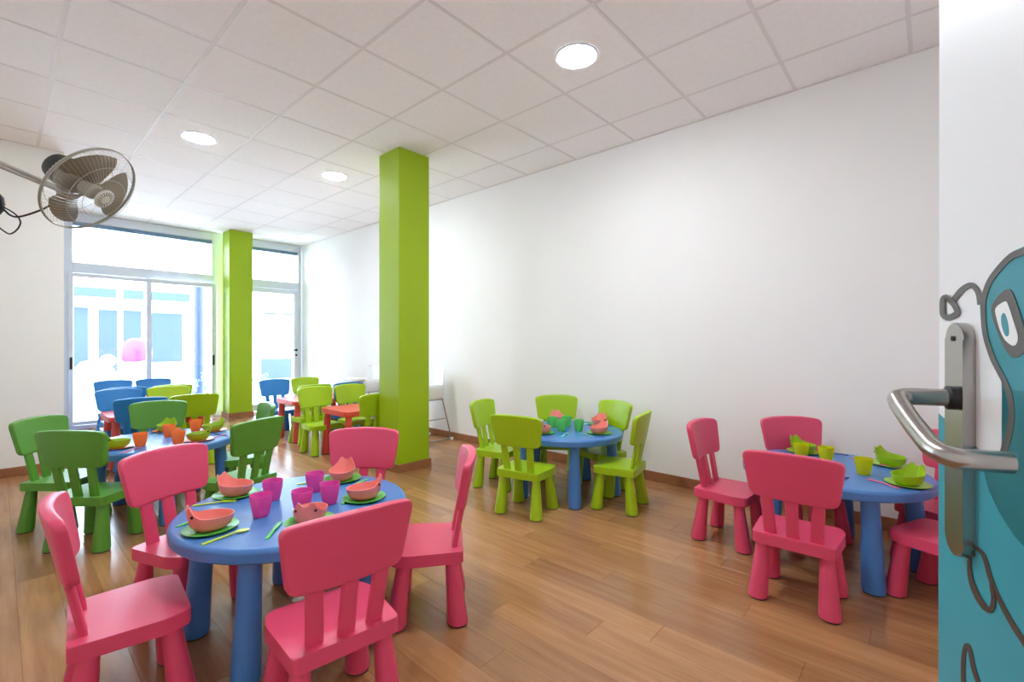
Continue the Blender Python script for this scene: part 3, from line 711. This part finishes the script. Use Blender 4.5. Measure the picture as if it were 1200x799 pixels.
# ------------------------------------------------------------ white high chairs on chrome frames
def high_chair(x, y, label):
    t = empty('high_chair', (x, y, 0)); tag(t, label, 'high chair', 'white high chairs along the right wall')   # faces -x
    bm = nb()
    rows = []
    for z, sx, sy in ((.490, .13, .14), (.497, .155, .165), (.53, .165, .175), (.60, .172, .185), (.66, .176, .19)):
        rows.append([bm.verts.new((sx*math.copysign(abs(math.cos(a))**.55, math.cos(a)), sy*math.copysign(abs(math.sin(a))**.55, math.sin(a)), z if z < .6 else z+(.17*(z-.6)/.06 if math.cos(a) > .55 else 0))) for a in [2*PI*k/32 for k in range(32)]])
    for a, b in zip(rows, rows[1:]):
        for k in range(32): bm.faces.new((a[k], a[(k+1) % 32], b[(k+1) % 32], b[k]))
    bm.faces.new(rows[0][::-1])
    o = obj('seat_shell', bm, M['hcwhite'], t); o.modifiers.clear(); s = o.modifiers.new('thickness', 'SOLIDIFY'); s.thickness = .006
    obj('tray', slab(nb(), rounded([(-.33, -.2), (-.12, -.2), (-.12, .2), (-.33, .2)], .05, 5), .655, .675, .004, 2), M['hcwhite'], t)
    obj('seat_frame', tube(nb(), [(-.13, -.15, .483), (.13, -.15, .483), (.13, .15, .483), (-.13, .15, .483), (-.13, -.15, .483)], .008, 10), M['chrome'], t)
    for sy in (-1, 1):
        for x0, x1 in ((-.12, -.20), (.12, .20)):
            obj('leg', tube(nb(), [(x0, sy*.15, .480), (x1, sy*.215, .03)], .008, 10), M['chrome'], t)
        obj('floor_bar', tube(nb(), [(-.23, sy*.216, .022), (.23, sy*.216, .022)], .009, 10), M['chrome'], t)
        obj('crossbar', tube(nb(), [(-.155, sy*.183, .26), (.155, sy*.183, .26)], .006, 8), M['chrome'], t)
        for sx in (-1, 1):
            bm = nb(); lathe(bm, [(0, .0005), (.02, .0005), (.024, .012), (.020, .032), (0, .036)], 16, mtx=Matrix.Translation((sx*.205, sy*.216, 0))); obj('foot', bm, M['hcwhite'], t)
    return t
high_chair(3.40, 4.42, 'white high chair on thin chrome legs just right of the middle column')
high_chair(3.40, 5.75, 'white high chair glimpsed just left of the middle column by the right wall')

# ------------------------------------------------------------ wall fan
ZF = 2.18
ray = (FW + RT*((106-600)/FPX)); cpos = ray*ZF; cpos.z = EYE + ZF*(HOR-222)/FPX
vr = Vector((cpos.x, cpos.y, cpos.z-EYE)).normalized(); rgt = vr.cross(Vector((0, 0, 1))).normalized(); upv = rgt.cross(vr).normalized()
ax = (.79*(.82*rgt-.572*upv)-.61*vr).normalized()          # the way the fan blows
fan = empty('wall_fan', (XL, cpos.y-.25, 1.95)); tag(fan, 'grey caged fan with smoky blades on an arm from the left wall', 'fan')
B0 = fan.location.copy()
FM = Matrix.Translation(cpos-B0) @ ax.to_track_quat('Z', 'Y').to_matrix().to_4x4()
RC = .215
def cage(front):
    bm = nb(); s = 1 if front else -1; n = 66
    for k in range(n):
        a = 2*PI*k/n; pts = []
        for q in range(6):
            t = q/5; r = .045+(RC-.045)*t; z = s*(.070*(1-t**3)+.006); sw = .25*(1-t)*s
            pts.append((r*math.cos(a+sw), r*math.sin(a+sw), z))
        tube(bm, pts, .0006, 3, False)
    for r, rr in ((RC, .0022), (.155, .0012), (.10, .0012)):
        t = (r-.045)/(RC-.045); z = s*(.070*(1-t**3)+.006)
        tube(bm, [(r*math.cos(2*PI*k/48), r*math.sin(2*PI*k/48), z) for k in range(49)], rr, 5, False)
    bm.transform(FM); return bm
o = obj('front_cage', cage(True), M['fanmetal'], fan); o = obj('rear_cage', cage(False), M['fanmetal'], fan)
bm = nb(); tube(bm, [(RC*1.005*math.cos(2*PI*k/60), RC*1.005*math.sin(2*PI*k/60), 0) for k in range(61)], .0036, 8, False); bm.transform(FM); obj('cage_rim', bm, M['fangrey'], fan)
bm = nb(); lathe(bm, [(0, .081), (.036, .081), (.046, .077), (.047, .071), (0, .071)], 32); bm.transform(FM); bd = obj('front_badge', bm, M['badge'], fan)
bm = nb()
for k in range(18): a = 2*PI*k/18; tube(bm, [(.022*math.cos(a), .022*math.sin(a), .0815), (.040*math.cos(a), .040*math.sin(a), .0805)], .0016, 4)
bm.transform(FM); obj('badge_rib', bm, M['fandark'], bd)
for b in range(3):
    bm = nb(); G1 = []; G2 = []
    for i in range(9):
        t = i/8; r = .035+.155*t
        w0 = -.30-.30*math.sin(t*PI*.8); w1 = .35+.55*math.sin(t*PI*.62)
        row = []
        for j in range(9):
            s = j/8; a = w0+(w1-w0)*s + b*2*PI/3; row.append(Vector((r*math.cos(a), r*math.sin(a), (.024-.048*s)*(1-.35*t)+.006*math.sin(s*PI))))
        G1.append([bm.verts.new(v) for v in row]); G2.append([bm.verts.new(v-Vector((0, 0, .0022))) for v in row])
    for i in range(8):
        for j in range(8):
            bm.faces.new((G1[i][j], G1[i+1][j], G1[i+1][j+1], G1[i][j+1])); bm.faces.new((G2[i][j], G2[i][j+1], G2[i+1][j+1], G2[i+1][j]))
    for i in range(8):
        bm.faces.new((G1[i][0], G2[i][0], G2[i+1][0], G1[i+1][0])); bm.faces.new((G1[i][8], G1[i+1][8], G2[i+1][8], G2[i][8]))
        bm.faces.new((G1[0][i], G1[0][i+1], G2[0][i+1], G2[0][i])); bm.faces.new((G1[8][i], G2[8][i], G2[8][i+1], G1[8][i+1]))
    bm.transform(FM); obj('blade', bm, M['blade'], fan)
bm = nb(); lathe(bm, [(0, .034), (.03, .032), (.038, .022), (.039, -.026), (0, -.026)], 28); bm.transform(FM); obj('hub', bm, M['fangrey'], fan)
bm = nb(); lathe(bm, [(0, -.060), (.058, -.060), (.068, -.066), (.070, -.105), (.070, -.115), (0, -.115)], 32)
for k in range(20):
    a = 2*PI*k/20; box_m = nb(); box(box_m, -.0025, .0025, 0.067, .074, -.112, -.066); box_m.transform(Matrix.Rotation(a, 4, 'Z')); me = bpy.data.meshes.new('tmp'); box_m.to_mesh(me); box_m.free(); bm.from_mesh(me); bpy.data.meshes.remove(me)
bm.transform(FM); obj('motor_grille', bm, M['fangrey'], fan)
bm = nb(); lathe(bm, [(0, -.1155), (.069, -.1155), (.070, -.155), (.060, -.185), (.034, -.202), (0, -.205)], 32); bm.transform(FM); obj('motor_cover', bm, M['fandark'], fan)
joint = (FM @ Vector((-.0, 0, -.10)))+Vector((-.03, 0, -.075)); jn = joint
bm = nb(); tube(bm, [FM @ Vector((0, 0, -.10)), jn], .020, 14); lathe(bm, [(0, -.022), (.022, -.022), (.024, 0), (.022, .022), (0, .022)], 20, mtx=Matrix.Translation(jn)); obj('pivot', bm, M['fangrey'], fan)
wall_end = Vector((.03, 0, 0)); wall_end.z = jn.z+.31; wall_end.y = jn.y-.02
for k, off in enumerate((Vector((0, 0, .012)), Vector((0, 0, -.012)))):
    bm = nb(); tube(bm, [wall_end+off*1.6, jn+off*.5], .0075, 10); obj('arm_tube', bm, M['fanmetal'], fan)
bm = bx(0.001, .035, wall_end.y-.06, wall_end.y+.06, wall_end.z-.09, wall_end.z+.09, bev=.006, seg=3); obj('wall_bracket', bm, M['fangrey'], fan)
def fpt(px, py, Z):
    v = FW*Z + RT*(Z*(px-600)/FPX); v.z = EYE-Z*(py-HOR)/FPX; return v-B0
Zc = ZF-.02
cord = [fpt(68, 232, Zc+.05), fpt(56, 242, Zc+.03), fpt(40, 249, Zc), fpt(22, 254, Zc), fpt(12, 252, Zc), fpt(3, 244, Zc), fpt(-4, 238, Zc)]
bm = nb(); tube(bm, smooth_path(cord, 6), .0042, 8)
loop = [fpt(3, 242, Zc+.01), fpt(14, 248, Zc+.01), fpt(21, 254, Zc+.02), fpt(24, 261, Zc+.02), fpt(20, 269, Zc+.01), fpt(12, 274, Zc), fpt(5, 271, Zc), fpt(-4, 263, Zc), fpt(-10, 250, Zc), fpt(-6, 240, Zc)]
tube(bm, smooth_path(loop, 6), .0032, 8); obj('power_cord', bm, M['dark'], fan)
bm = nb(); c0 = fpt(-6, 238, Zc); lathe(bm, [(0, -.055), (.018, -.05), (.030, -.03), (.033, .0), (.030, .03), (.018, .046), (0, .05)], 20, mtx=Matrix.Translation(c0)); obj('cord_switch', bm, M['dark'], fan)
bm = nb(); tube(bm, smooth_path([c0+Vector((-.03, 0, 0)), c0+Vector((-.3, 0, -.04)), Vector((.02, c0.y, c0.z+.05))], 6), .0042, 8); obj('power_cord', bm, M['dark'], fan)

# ------------------------------------------------------------ the courtyard outside
gr = struct('ground', bx(-12, 16, YB+.2, 30, -.2, -.03), M['court'])
YF = 16.0
fb = nb(); box(fb, -6, 12, YF, YF+.4, -.03, 5.5)
fac = empty('opposite_building', (2, YF, 0)); tag(fac, 'white building with tall bluish windows across the courtyard', 'building')
o = obj('wall', fb, M['facade'], None, False); o.parent = fac; o.location = (-2, -YF, 0)
def fx(px): d = FW+RT*((px-600)/FPX); return d.x/d.y*YF
def fz(px, py): d = FW+RT*((px-600)/FPX); return EYE-(YF/d.y)*(py-HOR)/FPX
def fwin(pa, pb, ya, yb):
    xa, xb = fx(pa)-2, fx(pb)-2; pm = (pa+pb)/2; zt_, zb_ = fz(pm, ya), fz(pm, yb)
    w_ = obj('window_frame', bx(xa-.05, xb+.05, -.05, -.001, zb_-.05, zt_+.05), M['fframe'], fac, False)
    obj('pane', bx(xa, xb, -.06, -.0505, zb_, zt_), M['fglass'], w_, False)
for a in ((60, 80, 360, 439), (86, 103, 360, 439), (115, 137, 363, 436), (144, 165, 364, 434), (177, 213, 367, 424), (86, 136, 337, 348), (144, 168, 340, 351), (177, 222, 343, 353), (305, 341, 420, 447), (304, 345, 366, 369)): fwin(*a)
obj('ledge', bx(-7, 4.5, -.35, -.002, 2.12, 2.24, bev=.01), M['facade'], fac)
pl = at(233, 456, 0) if False else None
d = FW+RT*((233-600)/FPX); q = d*(11.2/d.y)
pb = nb(); tube(pb, [(0, 0, -.03), (0, 0, 2.5)], .085, 16); po = obj('post', pb, M['pole'], None, loc=(q.x, q.y, 0)); tag(po, 'blue round post standing in the bright courtyard', 'post')
# ladybird-like ride in the courtyard
def yard(px, Y): d = FW+RT*((px-600)/FPX); return d*(Y/d.y)
q = yard(160, 14.2); hx = yard(126, 14.2).x-q.x
tr = empty('play_figure', (q.x, q.y, 0)); tag(tr, 'pink domed play figure with a white head and feelers outside', 'toy')
sb = nb(); lathe(sb, [(0, 1.26), (.12, 1.25), (.22, 1.18), (.29, 1.04), (.31, .9), (.29, .72), (0, .70)], 28); obj('shell', sb, M['toy_pink'], tr)
sb = nb(); lathe(sb, [(0, .70), (.24, .695), (.28, .5), (.30, .2), (.31, -.03), (0, -.03)], 28); obj('base', sb, M['toy_white'], tr)
sb = nb(); bmesh.ops.create_uvsphere(sb, u_segments=24, v_segments=14, radius=.15, matrix=Matrix.Translation((hx, -.05, .73))); obj('head', sb, M['toy_white'], tr)
for k in (-1, 1): obj('feeler', tube(nb(), smooth_path([(hx+k*.05, -.05, .85), (hx+k*.09, -.05, .96), (hx+k*.18, -.05, 1.0)]), .012, 8), M['fandark'], tr)
sb = nb(); lathe(sb, [(0, .60), (.09, .57), (.15, .45), (.20, .2), (.24, -.03), (0, -.03)], 24, mtx=Matrix.Translation((hx, -.05, 0))); obj('body', sb, M['toy_white'], tr)
obj('neck', tube(nb(), [(hx, 0, .35), (0, 0, .35)], .10, 12), M['toy_white'], tr)
d = FW+RT*((107-600)/FPX); q = d*(13.4/d.y)
sb = nb(); lathe(sb, [(0, .78), (.16, .74), (.28, .6), (.33, .35), (.35, -.03), (0, -.03)], 28); tag(obj('play_dome', sb, M['toy_white'], None, loc=(q.x, q.y, 0)), 'white rounded play dome outside at the left window', 'toy')
def shrub(px, Y, h, n, label):
    d = FW+RT*((px-600)/FPX); q = d*(Y/d.y); t = empty('shrub', (q.x, q.y, 0)); tag(t, label, 'plant', 'small shrubs in the courtyard'); r2 = random.Random(px)
    st = nb(); lf = nb()
    for k in range(n):
        a = r2.random()*2*PI; e = Vector((math.cos(a)*.18*r2.random(), math.sin(a)*.18*r2.random(), h*(.6+.4*r2.random())))
        tube(st, [(0, 0, -.03), e*.5+Vector((0, 0, .03)), e], [.006, .004, .002], 5)
        for j in range(9):
            c = e*(.4+.6*r2.random()); v = Vector((r2.uniform(-1, 1), r2.uniform(-1, 1), r2.uniform(-.3, 1))).normalized()*.05; s = v.orthogonal().normalized()*.016
            f4 = [lf.verts.new(c), lf.verts.new(c+v*.5+s), lf.verts.new(c+v), lf.verts.new(c+v*.5-s)]; lf.faces.new(f4)
    obj('stem', st, M['leaf'], t); o = obj('foliage', lf, M['leaf'], t); o['kind'] = 'stuff'
shrub(226, 10.6, .45, 10, 'small pale shrub outside, left of the blue post')
shrub(243, 10.9, .6, 12, 'small pale shrub outside, right of the blue post')
shrub(306, 10.0, .55, 12, 'small pale shrub outside, seen past the far column through the glazed door')
